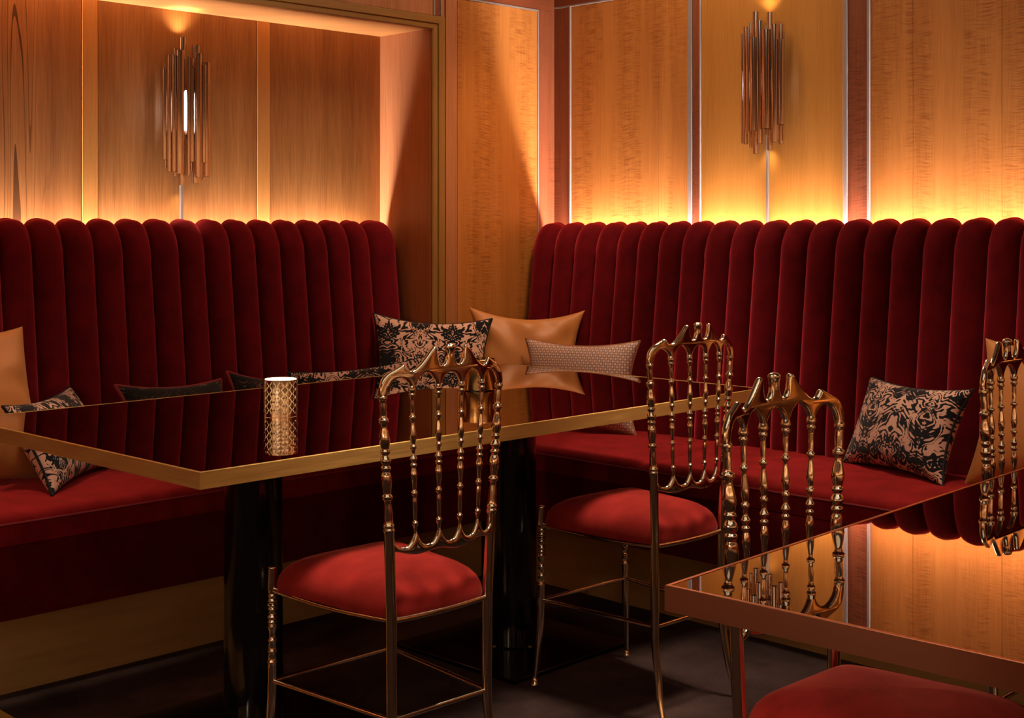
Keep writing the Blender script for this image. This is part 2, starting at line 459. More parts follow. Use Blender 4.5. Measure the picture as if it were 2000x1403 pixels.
# niche back panels: knotted panel, batten, plain panel, batten, plain panel
T = 0.006
cuts = [x_at_Y(p, YN) for p in (158, 189, 500, 525, 742)]
trim_i = [0]
def trim(bm, m, smooth=False, label=None):
    trim_i[0] += 1
    return struct('trim_%d' % trim_i[0], bm, m, None, smooth)
def panelL(x0, x1, z0, z1, m, y=YN, t=T, g=0.0012):
    return trim(bx((x0+g, y-t, z0), (x1-g, y, z1), 0.0008, 1), m)
panelL(-3, cuts[0], 0, ZS, M['veneer_knots'], t=0.006)
panelL(cuts[0], cuts[1], 0, ZS, M['batten'], t=0.0085)
panelL(cuts[1], cuts[2], 0, ZS, M['veneer_niche'])
panelL(cuts[2], cuts[3], 0, ZS, M['batten'], t=0.0085)
panelL(cuts[3], XN, 0, ZS, M['veneer_niche'])
# architrave round the niche: vertical leg and level head, mitred, on the main wall plane
tw = 0.052
def architrave():
    x0, x1 = XN - 0.002, XN + tw + 0.012
    z0, z1 = ZS - 0.002, ZS + tw
    y0, y1 = YL - 0.010, YL + 0.012
    prof = [(0.0, y1), (0.0, y0+0.004), (0.004, y0), (0.022, y0), (0.024, y0+0.004), (0.027, y0+0.004), (0.029, y0-0.002), (tw+0.008, y0-0.002), (tw+0.012, y0+0.004), (tw+0.012, y1)]
    b1 = bmesh.new()
    sc = (z1 - z0)/(x1 - x0)
    loft(b1, [[Vector((x0+u, y, 0.0)) for u, y in prof], [Vector((x0+u, y, z0+u*sc)) for u, y in prof]])
    trim(b1, M['trim'])
    b2 = bmesh.new()
    loft(b2, [[Vector((-3.0, y, z0+u*sc)) for u, y in prof], [Vector((x0+u, y, z0+u*sc)) for u, y in prof]])
    trim(b2, M['trim_h'])
architrave()
# niche side lining
trim(bx((XN-0.004, YL+0.004, 0), (XN, YN-T, ZS)), M['veneer_side'])
# pilaster face: narrow figured strip, wide figured panel, corner board
xp = [x_at_Y(p, YL) for p in (870, 893, 1050, 1083)]
panelL(xp[0], xp[1], 0, ZC, M['veneer_side'], YL+0.006, 0.008)
panelL(xp[1], xp[2], 0, 2.105, M['veneer'], YL+0.006, 0.007)
trim(bx((xp[2]-0.004, YL-0.005, 0), (xp[2]+0.003, YL+0.006, 2.108), 0.001, 1), M['bead'])
trim(bx((xp[1], YL-0.005, 2.105), (xp[2]+0.003, YL+0.006, 2.112), 0.001, 1), M['bead'])
trim(bx((xp[2]+0.003, YL-0.003, 0), (XR, YL+0.006, 2.112), 0.001, 1), M['redwood'])
trim(bx((xp[1], YL-0.003, 2.112), (XR, YL+0.006, ZC), 0.001, 1), M['redwood_h'])
# bulkhead face above the niche
xb = x_at_Y(848, YL)
panelL(-3, xb, ZS+tw, ZC, M['veneer_side'], YL+0.006, 0.006)
trim(bx((xb-0.006, YL-0.004, ZS+tw), (xb+0.003, YL+0.006, ZC), 0.001, 1), M['bead'])
panelL(xb+0.003, xb+0.03, ZS+tw, ZC, M['redwood'], YL+0.006, 0.008)
trim(bx((xb+0.03, YL-0.004, ZS+tw), (xb+0.036, YL+0.006, ZC), 0.001, 1), M['bead'])
# right wall panels
def panelR(p0, p1, z0, z1, m, t=0.006, g=0.0010):
    y0, y1 = y_at_X(p0, XR), (y_at_X(p1, XR) if p1 is not None else -2.9)
    return trim(bx((XR+0.006-t, y1+g, z0), (XR+0.006, y0-g, z1), 0.0008, 1), m)
ZT = 2.125
panelR(1083, 1113, 0, ZT, M['redwood'], 0.010)
for a_, b_ in ((1116, 1173), (1173, 1228), (1228, 1286), (1286, 1345)):
    panelR(a_, b_, 0, ZT, M['veneer'], 0.006, 0.0003)
for a_, b_ in ((1113, 1116), (1345, 1353), (1367.5, 1370), (1648, 1656.5), (1695, 1700)):
    panelR(a_, b_, 0, 2.128 if a_ == 1113 else ZC, M['bead'], 0.013, 0.0002)
panelR(1353, 1367.5, 0, ZC, M['redwood'], 0.009)
panelR(1370, 1648, 0, ZC, M['veneer_plain'], 0.006)
panelR(1656.5, 1695, 0, ZC, M['redwood'], 0.009)
for a_, b_ in ((1700, 1783), (1783, 1957), (1957, 2140), (2140, None)):
    panelR(a_, b_, 0, ZC, M['veneer'], 0.006, 0.0003)
y0, y1 = y_at_X(1113, XR), y_at_X(1345, XR)
trim(bx((XR-0.005, y1, ZT), (XR+0.006, YL, ZT+0.007), 0.001, 1), M['bead'])
trim(bx((XR-0.004, y1, ZT+0.007), (XR+0.006, YL, ZC), 0.001, 1), M['redwood_h'])

# ------------------------------------------------------------------ banquettes
def backrest_mesh(P0, udir, ndir, edges, tilt=0.0, end_caps=(0, 0)):
    """channelled back: udir along the bench, ndir horizontal outward (to the sitter); P0 = wall-side origin.
    path measured as distance d from the seat-back crease plane towards the wall (positive back)"""
    path = []   # (d, z, nz, nn) crease line; n = outward normal (towards sitter, up)
    zs = [0.36 + i*(1.105-0.36)/26 for i in range(27)]
    for z in zs:
        lean = 0.0 if z < 0.5 else 0.060*((z-0.5)/0.605)**1.2
        path.append((0.046 + lean, z, 1.0, 0.05))
    cx, cz, r = 0.106+0.044, 1.105, 0.044
    cz_top = 0.114
    for i in range(1, 15):
        a = PI*i/14
        path.append((cx - r*math.cos(a), cz + cz_top*math.sin(a), math.cos(a), math.sin(a)))
    path.append((cx + r, 1.05, -1, 0)); path.append((cx + r, 0.36, -1, 0))
    bm = bmesh.new(); K = 14
    cols = []
    ne = len(edges) - 1
    for c in range(ne):
        u0, u1 = edges[c], edges[c+1]
        for j in range(K + (1 if c == ne-1 else 0)):
            f = j/K
            u = u0 + (u1-u0)*f
            s_ = math.sqrt(max(0.0, 1 - (2*f-1)**2))
            s_ = s_**1.0
            col = []
            for (d, z, nn, nz) in path:
                back = max(0.0, -nn)
                bl = 0.052*s_*(1 - back)
                if nn >= 0 and z > 1.105: bl = 0.052*s_*(0.60 + 0.40*nn)
                # gathers next to the seams on the shoulder
                g = 0.0
                if 1.10 < z and nn > -0.3:
                    e = min(f, 1-f)
                    g = 0.0022*math.exp(-e*9)*math.sin(z*420 + nz*26 + c)
                dd = d - nn*bl - nn*g; zz = z + nz*bl + nz*g
                zz += tilt*u
                p = P0 + udir*u + ndir*(-dd) + Vector((0, 0, zz))
                col.append(p)
            cols.append(col)
    vr = [[bm.verts.new(p) for p in col] for col in cols]
    for a, b in zip(vr, vr[1:]):
        for i in range(len(path)-1): bm.faces.new((a[i], b[i], b[i+1], a[i+1]))
    bm.faces.new(vr[0]); bm.faces.new(list(reversed(vr[-1])))
    return bm

def seat_cushion(x0, x1, y0, y1, z0, z1, front):
    """softly crowned seat pad with rolled front edge; front = '-y' or '-x' """
    bm = bmesh.new(); nx, ny = 40, 22
    def prof(t):  # 0 = back, 1 = front; returns (pos, z)
        return t
    L = x1 - x0; D = y1 - y0
    top = []
    rng = random.Random(int(abs(x0*1000))+3)
    ph = [rng.uniform(0, 6.28) for _ in range(6)]
    for i in range(nx+1):
        u = i/nx; x = x0 + L*u
        col = []
        eu = min(u, 1-u)*L
        for j in range(ny+1):
            v = j/ny
            if v < 0.80:
                w = v/0.80; y = y1 - D*w*0.955
                ef = (y - y0)
                z = z1 + 0.016*math.sin(PI*min(1, max(0, (1-w)*0.9+0.05))) - 0.010*max(0, 1-eu/0.05)**2
                z += 0.0016*math.sin(x*38+ph[0]+3*math.sin(y*9+ph[1]))*math.sin(PI*w)
                z -= 0.012*max(0.0, (0.045-ef)/0.045)**2 if ef < 0.045 else 0
            else:
                a = (v-0.80)/0.20*PI/2
                y = y0 + D*0.045*(1-math.sin(a)) ; z = z1 - 0.026*(1-math.cos(a))
                z += 0.016*math.sin(PI*0.05) - 0.010*max(0, 1-eu/0.05)**2
            col.append((x, y, z))
        col.append((x, y0, z0)); col.append((x, y1, z0))
        top.append(col)
    def cv(p):
        return Vector(p) if front == '-y' else Vector((p[1], p[0], p[2]))
    vr = [[bm.verts.new(cv(p)) for p in col] for col in top]
    k = len(vr[0])
    for a, b in zip(vr, vr[1:]):
        for i in range(k): bm.faces.new((a[i], b[i], b[(i+1) % k], a[(i+1) % k]))
    bm.faces.new(vr[0]); bm.faces.new(list(reversed(vr[-1])))
    return bm

ZSEAT = 0.478
def piping_line(a, b, sag=0.0):
    bm = bmesh.new(); a = Vector(a); b = Vector(b)
    tube(bm, [a.lerp(b, i/30) for i in range(31)], 0.0035, 6); return bm

# left banquette
YF, YB = 3.402, 3.902
bl = empty('banquette', (1.3, 3.65, 0))
def child(name, bm, m, par, smooth=True):
    o = obj(name, bm, m, None, smooth)
    o.parent = par; o.matrix_parent_inverse = Matrix.Translation(par.location).inverted()
    return o
XE = 3.325
# channel seams of the left back from their pixel positions on the top roll
ledge = [x_at_Y(p, YB+0.09) for p in (64, 125, 185, 241, 296, 350, 400, 451, 500, 548, 595, 640, 683, 721)]
pitch = 0.1014
first = ledge[0]
while first > -2.6:
    first -= pitch; ledge.insert(0, first)
ledge.append(XN - 0.035)
child('backrest', backrest_mesh(Vector((0, YB, 0)), Vector((1, 0, 0)), Vector((0, -1, 0)), ledge), M['velvet'], bl)
for a_, b_ in ((-2.6, -0.2), (-0.2, 0.95), (0.95, 2.35), (2.35, XE)):
    child('seat_cushion', seat_cushion(a_+0.001, b_-0.001, YF, YB+0.03, 0.40, ZSEAT, '-y'), M['velvet_seat'], bl)
child('front_panel', bx((-2.6, YF+0.004, 0.205), (XE, YB, 0.40), 0.004), M['velvet'], bl)
child('plinth', bx((-2.6, YF+0.055, 0.0), (XE-0.02, YB, 0.205)), M['plinth'], bl, False)
child('piping', piping_line((-2.6, YF-0.001, ZSEAT-0.022), (XE, YF-0.001, ZSEAT-0.022)), M['redpipe'], bl)
tag(bl, 'dark red velvet banquette with channelled back in the recess under the glowing left sconce', 'bench')
# right banquette
XF, XB = 3.327, 3.826
br = empty('banquette', (3.58, 2.1, 0))
redge = [y_at_X(p, XB+0.09) for p in (1083, 1122, 1164, 1205, 1245, 1286, 1331, 1376, 1425, 1472, 1524, 1575, 1630, 1686, 1740, 1801, 1861, 1927, 1989)]
redge.insert(0, YL - 0.032)
while redge[-1] > 0.4: redge.append(redge[-1] - 0.1055)
child('backrest', backrest_mesh(Vector((XB, 0, 0.010)), Vector((0, 1, 0)), Vector((-1, 0, 0)), redge[::-1], -0.0045), M['velvet'], br)
for a_, b_ in ((0.4, 1.55), (1.55, 2.75), (2.75, YL-0.012)):
    child('seat_cushion', seat_cushion(a_+0.001, b_-0.001, XF, XB+0.03, 0.40, ZSEAT, '-x'), M['velvet_seat'], br)
child('front_panel', bx((XF+0.004, 0.4, 0.205), (XB, YL-0.012, 0.40), 0.004), M['velvet'], br)
child('plinth', bx((XF+0.055, 0.4, 0.0), (XB, YL-0.012, 0.205)), M['plinth'], br, False)
child('piping', piping_line((XF-0.001, 0.4, ZSEAT-0.022), (XF-0.001, YL-0.012, ZSEAT-0.022)), M['redpipe'], br)
tag(br, 'dark red velvet banquette with channelled back running along the right-hand wall', 'bench')

# brass floor strip at the lower left
fs = struct('trim_%d' % (trim_i[0]+1), bx((1.15, 2.6, 0.0), (1.512, 3.45, 0.004)), M['brass'])

# ------------------------------------------------------------------ tables
def table(name, loc, rz, L, Wd, cols, edge_m, label, plate=0.25):
    t = empty(name, (*loc, 0), rz)
    zt = 0.75; th = 0.034; e = 0.006
    def ob(n_, bm, m, smooth=False):
        return obj(n_, bm, m, t, smooth)
    # metal edge band: four mitred sides as one frame
    bm = bmesh.new()
    def rect(l, w, z): return [Vector((-l, -w, z)), Vector((l, -w, z)), Vector((l, w, z)), Vector((-l, w, z))]
    l, w = L/2, Wd/2
    rings = [rect(l-e, w-e, zt-0.010), rect(l-e, w-e, zt), rect(l-0.0008, w-0.0008, zt), rect(l, w, zt-0.0008), rect(l, w, zt-th), rect(l-e, w-e, zt-th)]
    vr = [[bm.verts.new(p) for p in r_] for r_ in rings]
    for a_, b_ in zip(vr, vr[1:] + vr[:1]):
        for i in range(4): bm.faces.new((a_[i], a_[(i+1) % 4], b_[(i+1) % 4], b_[i]))
    ob('edge_band', bm, edge_m)
    ob('mirror_top', bx((-l+e, -w+e, zt-0.010), (l-e, w-e, zt-0.0006)), M['mirror'])
    ob('underside', bx((-l+e+0.001, -w+e+0.001, zt-th+0.002), (l-e-0.001, w-e-0.001, zt-0.0105)), M['blackmetal'])
    for cx in cols:
        bm = bmesh.new(); turned(bm, lambda z: (cx, -0.03), [(0.012, 0.078), (0.016, 0.072), (zt-th-0.012, 0.070), (zt-th-0.012, 0.16), (zt-th+0.002, 0.16)], 40)
        ob('column', bm, M['blackmetal'], True)
        ob('base_plate', bx((cx-plate, -0.03-plate, 0.0), (cx+plate, -0.03+plate, 0.012), 0.002), M['blackmetal'])
    tag(t, label, 'table')
    return t
table('dining_table', (2.385, 2.833), math.radians(0.9), 1.932, 1.075, (-0.485, 0.425), M['brass'],
      'long smoked mirror table with brass edge, candle holder and beaker standing on it', 0.245)
ang = math.radians(2.6)
cx0, cy0 = 1.4096, 1.1246
L2, W2 = 1.85, 0.98
tc = Vector((cx0, cy0)) + Vector((math.cos(ang), math.sin(ang)))*L2/2 + Vector((math.sin(ang), -math.cos(ang)))*W2/2
table('dining_table', (tc.x, tc.y), ang, L2, W2, (0.0, 0.62), M['copper'],
      'smoked mirror table with coppery edge in the right foreground, reflecting the lit wall', 0.22)

# ------------------------------------------------------------------ ballroom chairs
WF, WB, WC, DD, LEAN, SAG = 0.1653, 0.1316, 0.1603, 0.1854, 0.006, 0.0228
HS, HR, HC = 0.2305, 0.437, 0.883
def back_y(x):  # local y of the back curve at half-width coordinate x
    return -DD - LEAN - SAG*(1 - (x/WC)**2)
POST = [(0.600, 0.0108), (0.612, 0.0108), (0.616, 0.0124), (0.621, 0.0102), (0.625, 0.0122), (0.630, 0.0096), (0.655, 0.0088), (0.676, 0.0072),
        (0.679, 0.0104), (0.685, 0.0108), (0.689, 0.0080), (0.700, 0.0092), (0.716, 0.0110), (0.728, 0.0098), (0.735, 0.0072), (0.739, 0.0100), (0.743, 0.0104), (0.747, 0.0072),
        (0.751, 0.0096), (0.757, 0.0116), (0.763, 0.0094), (0.768, 0.0066), (0.772, 0.0092), (0.776, 0.0104), (0.780, 0.0078),
        (0.790, 0.0102), (0.799, 0.0112), (0.812, 0.0092), (0.826, 0.0064), (0.832, 0.0074), (0.835, 0.0106), (0.840, 0.0106), (0.843, 0.0072),
        (0.862, 0.0076), (0.879, 0.0070), (0.881, 0.0094), (0.886, 0.0094), (0.889, 0.0066)]
SPIN = [(0.598, 0.0030), (0.612, 0.0034), (0.618, 0.0046), (0.6215, 0.0064), (0.626, 0.0064), (0.6285, 0.0038), (0.640, 0.0044), (0.668, 0.0054), (0.680, 0.0040),
        (0.6825, 0.0068), (0.687, 0.0068), (0.690, 0.0044), (0.705, 0.0050), (0.722, 0.0072), (0.733, 0.0052), (0.7375, 0.0042), (0.740, 0.0068), (0.744, 0.0072), (0.747, 0.0042),
        (0.751, 0.0058), (0.7555, 0.0078), (0.760, 0.0056), (0.765, 0.0036), (0.7745, 0.0042), (0.777, 0.0068), (0.7815, 0.0068), (0.784, 0.0044), (0.795, 0.0064), (0.803, 0.0070), (0.815, 0.0058),
        (0.834, 0.0036), (0.8365, 0.0068), (0.841, 0.0072), (0.8445, 0.0042), (0.862, 0.0048), (0.880, 0.0045), (0.8825, 0.0070), (0.887, 0.0074), (0.889, 0.0056), (0.895, 0.0084), (0.901, 0.0072), (0.908, 0.0044)]
FRONT = [(0.235, 0.0092), (0.268, 0.0096), (0.272, 0.0106), (0.277, 0.0092), (0.290, 0.0082), (0.296, 0.0104), (0.301, 0.0082), (0.314, 0.0076), (0.320, 0.0098), (0.326, 0.0070),
         (0.334, 0.0066), (0.350, 0.0100), (0.356, 0.0078), (0.360, 0.0106), (0.366, 0.0076), (0.370, 0.0112), (0.377, 0.0076), (0.384, 0.0072), (0.388, 0.0104), (0.393, 0.0074), (0.397, 0.0112), (0.402, 0.0076),
         (0.406, 0.0104), (0.412, 0.0074), (0.418, 0.0096), (0.422, 0.0080), (0.428, 0.0090), (0.432, 0.0098), (0.478, 0.0098), (0.481, 0.0090), (0.4815, 0.0040)]
# outline of the left half of the crest: (fraction of the width, height above the post collars)
CTOP = [(-0.024, 0.002), (-0.025, 0.013), (-0.017, 0.026), (0.004, 0.038), (0.035, 0.047), (0.072, 0.053), (0.106, 0.0585), (0.130, 0.0625), (0.142, 0.0610), (0.152, 0.0555), (0.170, 0.0505), (0.195, 0.0490), (0.225, 0.0530),
        (0.265, 0.0630), (0.310, 0.0780), (0.345, 0.0905), (0.364, 0.0945), (0.376, 0.0920), (0.382, 0.0790), (0.391, 0.0665), (0.408, 0.0585), (0.430, 0.0560), (0.452, 0.0595), (0.467, 0.0690), (0.472, 0.0820), (0.463, 0.0900), (0.464, 0.0950), (0.480, 0.0985), (0.5, 0.0995)]
CBOT = [(0.5, 0.0430), (0.472, 0.0410), (0.445, 0.0350), (0.424, 0.0260), (0.414, 0.0190), (0.412, 0.0140), (0.388, 0.0140), (0.385, 0.0195), (0.370, 0.0300), (0.340, 0.0405), (0.305, 0.0465), (0.262, 0.0405), (0.232, 0.0300), (0.215, 0.0195), (0.212, 0.0140),
        (0.188, 0.0140), (0.184, 0.0200), (0.165, 0.0300), (0.132, 0.0370), (0.094, 0.0375), (0.060, 0.0310), (0.036, 0.0200), (0.026, 0.0100), (0.024, 0.0020)]
def crest_mesh():
    def spline(p, n_=4):
        out = []
        for i in range(len(p)-1):
            q = [p[max(0, i-1)], p[i], p[i+1], p[min(len(p)-1, i+2)]]
            for k in range(n_):
                t = k/n_
                out.append(tuple(0.5*(2*q[1][c] + (q[2][c]-q[0][c])*t + (2*q[0][c]-5*q[1][c]+4*q[2][c]-q[3][c])*t*t + (3*q[1][c]-q[0][c]-3*q[2][c]+q[3][c])*t**3) for c in (0, 1)))
        return out + [p[-1]]
    top = spline(CTOP); bot = spline(CBOT)
    left = bot[1:] + top            # centre bottom -> post -> over the top to the centre
    poly = [bot[0]] + left + [(1-t, h) for t, h in reversed(left[:-1])]
    pts = [(-WC + 2*WC*t, HC + 0.001 + h) for t, h in poly]
    cl = [pts[0]]
    for p in pts[1:]:
        if math.hypot(p[0]-cl[-1][0], p[1]-cl[-1][1]) > 0.0008: cl.append(p)
    if math.hypot(cl[-1][0]-cl[0][0], cl[-1][1]-cl[0][1]) < 0.0008: cl.pop()
    cu = bpy.data.curves.new('crest_outline', 'CURVE'); cu.dimensions = '2D'; cu.fill_mode = 'BOTH'
    sp = cu.splines.new('POLY'); sp.points.add(len(cl)-1); sp.use_cyclic_u = True
    for q, p in zip(sp.points, cl): q.co = (p[0], p[1], 0, 1)
    cu.extrude = 0.0016; cu.bevel_depth = 0.0044; cu.bevel_resolution = 3; cu.offset = -0.0036
    co = bpy.data.objects.new('crest_outline', cu); C.objects.link(co)
    me = bpy.data.meshes.new_from_object(co.evaluated_get(bpy.context.evaluated_depsgraph_get()))
    bpy.data.objects.remove(co); bpy.data.curves.remove(cu)
    bm = bmesh.new(); bm.from_mesh(me); bpy.data.meshes.remove(me)
    bmesh.ops.remove_doubles(bm, verts=bm.verts[:], dist=1e-5)
    for v in bm.verts:
        x, y, z = v.co
        v.co = Vector((x, z + back_y(max(-WC, min(WC, x))), y))
    return bm
def seat_mesh():
    bm = bmesh.new(); n1, n2 = 40, 14
    rings = []
    def plan(a, s):
        # rounded trapezoid
        ca, sa = math.cos(a), math.sin(a)
        e = 0.27
        x = math.copysign(abs(ca)**e, ca); y = math.copysign(abs(sa)**e, sa)
        w = WB + (WF-WB)*(y+1)/2 + 0.008 + 0.006*(y+1)/2
        return x*w*s, y*(DD+0.004)*s
    zr = [(1.0, HR-0.004), (1.005, HR+0.004), (1.0, HR+0.014), (0.98, HR+0.026), (0.945, HR+0.038), (0.88, HR+0.050), (0.78, HR+0.061), (0.65, HR+0.069), (0.47, HR+0.0755), (0.25, HR+0.079), (0.05, HR+0.080)]
    for s, z in zr:
        rg = []
        for i in range(n1):
            x, y = plan(2*PI*i/n1, s)
            dip = 0.0025*math.sin(5*2*PI*i/n1 + s*9)*(1-s)*s
            rg.append(Vector((x, y, z + dip)))
        rings.append(rg)
    loft(bm, rings); return bm
def seat_frame_mesh():
    bm = bmesh.new()
    def side(p, q, bow, sagz):
        p = Vector(p); q = Vector(q); d = (q-p).normalized(); nrm = Vector((d.y, -d.x, 0))
        pts = [p.lerp(q, i/16) + nrm*bow*math.sin(PI*i/16) + Vector((0, 0, -sagz*math.sin(PI*i/16))) for i in range(17)]
        tube(bm, pts, 0.0062, 10)
    side((-WF, DD, HR-0.006), (WF, DD, HR-0.006), -0.012, 0.0)
    side((-WB, -DD, HR-0.006), (WB, -DD, HR-0.006), 0.006, 0.002)
    side((-WF, DD, HR-0.006), (-WB, -DD, HR-0.006), 0.008, 0.004)
    side((WF, DD, HR-0.006), (WB, -DD, HR-0.006), -0.008, 0.004)
    return bm
def fine(prof, n_=3):
    out = []
    for (z0, r0), (z1, r1) in zip(prof, prof[1:]):
        for k in range(n_):
            z = z0 + (z1-z0)*k/n_
            out.append((z, smoothtab(prof, z)))
    return out + [prof[-1]]
def ballroom_chair():
    t = empty('ballroom_chair')
    P = lambda n_, bm, m=None: obj(n_, bm, m or M['gold'], t, True, None, 62)
    P('seat', seat_mesh(), M['velvet_chair'])
    P('seat_frame', seat_frame_mesh())
    for s in (-1, 1):
        # rear leg rising into the turned back post
        def path(z, s=s):
            x = interp([(0, WB+0.016), (0.10, WB+0.004), (HS, WB), (HR, WB+0.001), (0.62, WB+0.010), (HC, WC)], z)
            y = smoothtab([(0, -DD-0.040), (0.08, -DD-0.018), (HS, -DD+0.001), (HR, -DD), (0.62, -DD-0.003), (HC, -DD-LEAN)], z)
            return s*x, y
        prof = [(0.0, 0.0085), (0.006, 0.0095), (0.010, 0.0078)] + [(0.03+0.03*i, 0.0080 + 0.0032*min(1, i/8)) for i in range(19)] + POST
        bm = bmesh.new(); turned(bm, path, fine(prof), 18); P('rear_leg', bm)
        def fpath(z, s=s):
            x = smoothtab([(0, WF+0.018), (0.06, WF+0.012), (HS, WF+0.001), (0.5, WF)], z)
            y = smoothtab([(0, DD+0.010), (0.06, DD+0.006), (HS, DD), (0.5, DD)], z)
            return s*x, y
        bm = bmesh.new(); turned(bm, fpath, [(0.0, 0.0095), (0.005, 0.0105), (0.010, 0.0095), (0.012, 0.0066)] + [(0.03+0.028*i, 0.0064 + 0.0034*min(1, i/5)) for i in range(8)] + fine(FRONT), 18)
        P('front_leg', bm)
        bm = bmesh.new(); tube(bm, [(s*WF, DD, HS), (s*WB, -DD, HS)], 0.0052, 10); P('stretcher', bm)
    for s in (-1, 1):
        w = WF if s > 0 else WB
        bm = bmesh.new(); tube(bm, [(-w, s*DD, HS), (w, s*DD, HS)], 0.0052, 10); P('stretcher', bm)
    for i in range(1, 5):
        x = -WC + 2*WC*i/5; xl = x*0.88
        y = back_y(x)
        bm = bmesh.new()
        turned(bm, lambda z: (interp([(0.59, xl), (HC, x)], z), y + interp([(0.59, 0.002), (HC, 0)], z)), fine(SPIN), 14)
        P('spindle', bm)
    # crest with flame shaped horns and a central finial
    bm = crest_mesh()
    fin = [(0.070, 0.0082), (0.082, 0.0078), (0.087, 0.0092), (0.0905, 0.0112), (0.0935, 0.0108), (0.0965, 0.0080), (0.098, 0.003)]
    loft(bm, [circ((0, back_y(0), HC+0.003+z), r, 16) for z, r in fin])
    P('crest_rail', bm)
    # lower back rail: five small swags
    def lb(t):
        f = (t*5) % 1.0
        return -0.030 - 0.006*math.sin(PI*min(1, max(0, t)))+ 0.004*math.cos(2*PI*t*2.5)
    def lt(t):
        f = (t*5) % 1.0
        return -0.0195 + 0.034*abs(2*f-1)**2.6
    bm2 = bmesh.new(); rings = []
    for k in range(181):
        t_ = k/180; x = (-WC + 2*WC*t_)*0.88
        y = back_y(-WC + 2*WC*t_) + 0.002
        a, b = lb(t_), lt(t_)
        c, h = (a+b)/2, (b-a)/2
        rings.append([Vector((x, y + 0.0058*math.copysign(abs(math.cos(q))**0.8, math.cos(q)), 0.598 + c + h*math.sin(q))) for q in [2*PI*j/12 for j in range(12)]])
    loft(bm2, rings); P('lower_rail', bm2)
    return t
def copy_tree(o, parent=None):
    c = o.copy(); C.objects.link(c)
    if parent is not None: c.parent = parent
    for ch in list(o.children): copy_tree(ch, c)
    return c
chair0 = ballroom_chair()
spots = [((1.894, 2.286), -0.7, 'gold ballroom chair with red velvet seat nearest the candle, in full view'),
         ((2.775, 2.314), -2.0, 'gold ballroom chair with red velvet seat at the long table, second from the candle'),
         ((1.883, 1.061), 179.3, 'gold ballroom chair tucked under the right foreground table, red seat at the photo bottom'),
         ((2.836, 1.105), 180.3, 'gold ballroom chair cut by the right edge of the photo, before a caramel cushion')]
for i, ((x, y), a_, lab) in enumerate(spots):
    c = chair0 if i == 0 else copy_tree(chair0)
    c.location = (x, y, 0.0); c.rotation_euler = (0, 0, math.radians(a_))
    tag(c, lab, 'chair', 'gold ballroom chairs')

# ------------------------------------------------------------------ cushions
def cushion(name, w, h, t, m, loc, yaw, lean, roll, label, pipe=None, pinch=0.15, wr=0.0, seed=1, group='scatter cushions on the banquettes'):
    bm = bmesh.new(); n_ = 44
    rng = random.Random(seed); ph = [rng.uniform(0, 6.28) for _ in range(8)]
    def pos(u, v, s):
        x = w/2*(u - pinch*math.copysign(abs(u)**2.5, u)*(1-v*v))
        z = h/2*(v - pinch*math.copysign(abs(v)**2.5, v)*(1-u*u))
        e = max(0.0, (1-u**2))*max(0.0, (1-v**2))
        y = s*t/2*e**0.42
        if wr > 0 and e > 0:
            r_ = math.hypot(u, v); a_ = math.atan2(v, u)
            ripple = math.sin(a_*9 + ph[0] + 2.2*math.sin(r_*4 + ph[1])) * max(0, r_-0.35)
            fold = math.sin(7*u + 2.5*math.sin(3*v+ph[2]) + ph[3])*max(0, v)*0.8
            y += s*wr*(ripple + fold)*min(1, e*3)
        return Vector((x, y, z + h/2))
    grid = {}
    for s in (1, -1):
        for i in range(n_+1):
            for j in range(n_+1):
                u = math.sin((i/n_ - 0.5)*PI); v = math.sin((j/n_ - 0.5)*PI)
                edge = i in (0, n_) or j in (0, n_)
                if edge and s == -1: grid[(s, i, j)] = grid[(1, i, j)]
                else: grid[(s, i, j)] = bm.verts.new(pos(u, v, s))
        for i in range(n_):
            for j in range(n_):
                q = (grid[(s, i, j)], grid[(s, i+1, j)], grid[(s, i+1, j+1)], grid[(s, i, j+1)])
                bm.faces.new(q if s == -1 else q[::-1])
    o = obj(name, bm, m)
    o.rotation_mode = 'YXZ'
    o.rotation_euler = (-math.radians(lean), math.radians(roll), math.radians(yaw))
    o.location = loc
    if pipe:
        pts = []
        K = 40
        for a_, b_, c_, d_ in ((-1, -1, 1, -1), (1, -1, 1, 1), (1, 1, -1, 1), (-1, 1, -1, -1)):
            for k in range(K):
                f_ = k/K; f2 = 0.5 - 0.5*math.cos(PI*f_)
                pts.append(pos(a_ + (c_-a_)*f2, b_ + (d_-b_)*f2, 1))
        bm = bmesh.new(); tube(bm, pts, 0.0065 if pipe == M['redpipe'] else 0.0042, 6, closed=True)
        obj('piping', bm, pipe, o)
    tag(o, label, 'cushion', group)
    return o
CU = 'scatter_cushion'
cushion(CU, 0.46, 0.46, 0.15, M['caramel'], (1.625, 3.75, 0.486), 5, 17, -1, 'large plain caramel satin cushion at the left edge of the photo', pinch=0.11, wr=0.007, seed=3)
cushion(CU, 0.47, 0.28, 0.12, M['damask'], (1.915, 3.675, 0.490), 41, 30, 0, 'black and beige damask cushion leaning on the caramel cushion at far left', M['blackpipe'])
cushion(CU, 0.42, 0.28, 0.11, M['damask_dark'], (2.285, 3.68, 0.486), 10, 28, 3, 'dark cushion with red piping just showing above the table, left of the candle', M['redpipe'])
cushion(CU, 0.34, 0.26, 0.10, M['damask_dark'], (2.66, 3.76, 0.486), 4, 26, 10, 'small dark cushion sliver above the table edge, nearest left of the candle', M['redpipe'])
cushion(CU, 0.488, 0.295, 0.11, M['damask2'], (2.867, 3.533, 0.486), -37, 20, -6.5, 'black and beige damask cushion seen as a thin strip right behind the candle', M['blackpipe'])
cushion(CU, 0.44, 0.43, 0.13, M['damask'], (3.254, 3.684, 0.490), -40, 19, 3, 'tall black and beige damask cushion in the corner beside the wooden pilaster', M['blackpipe'])
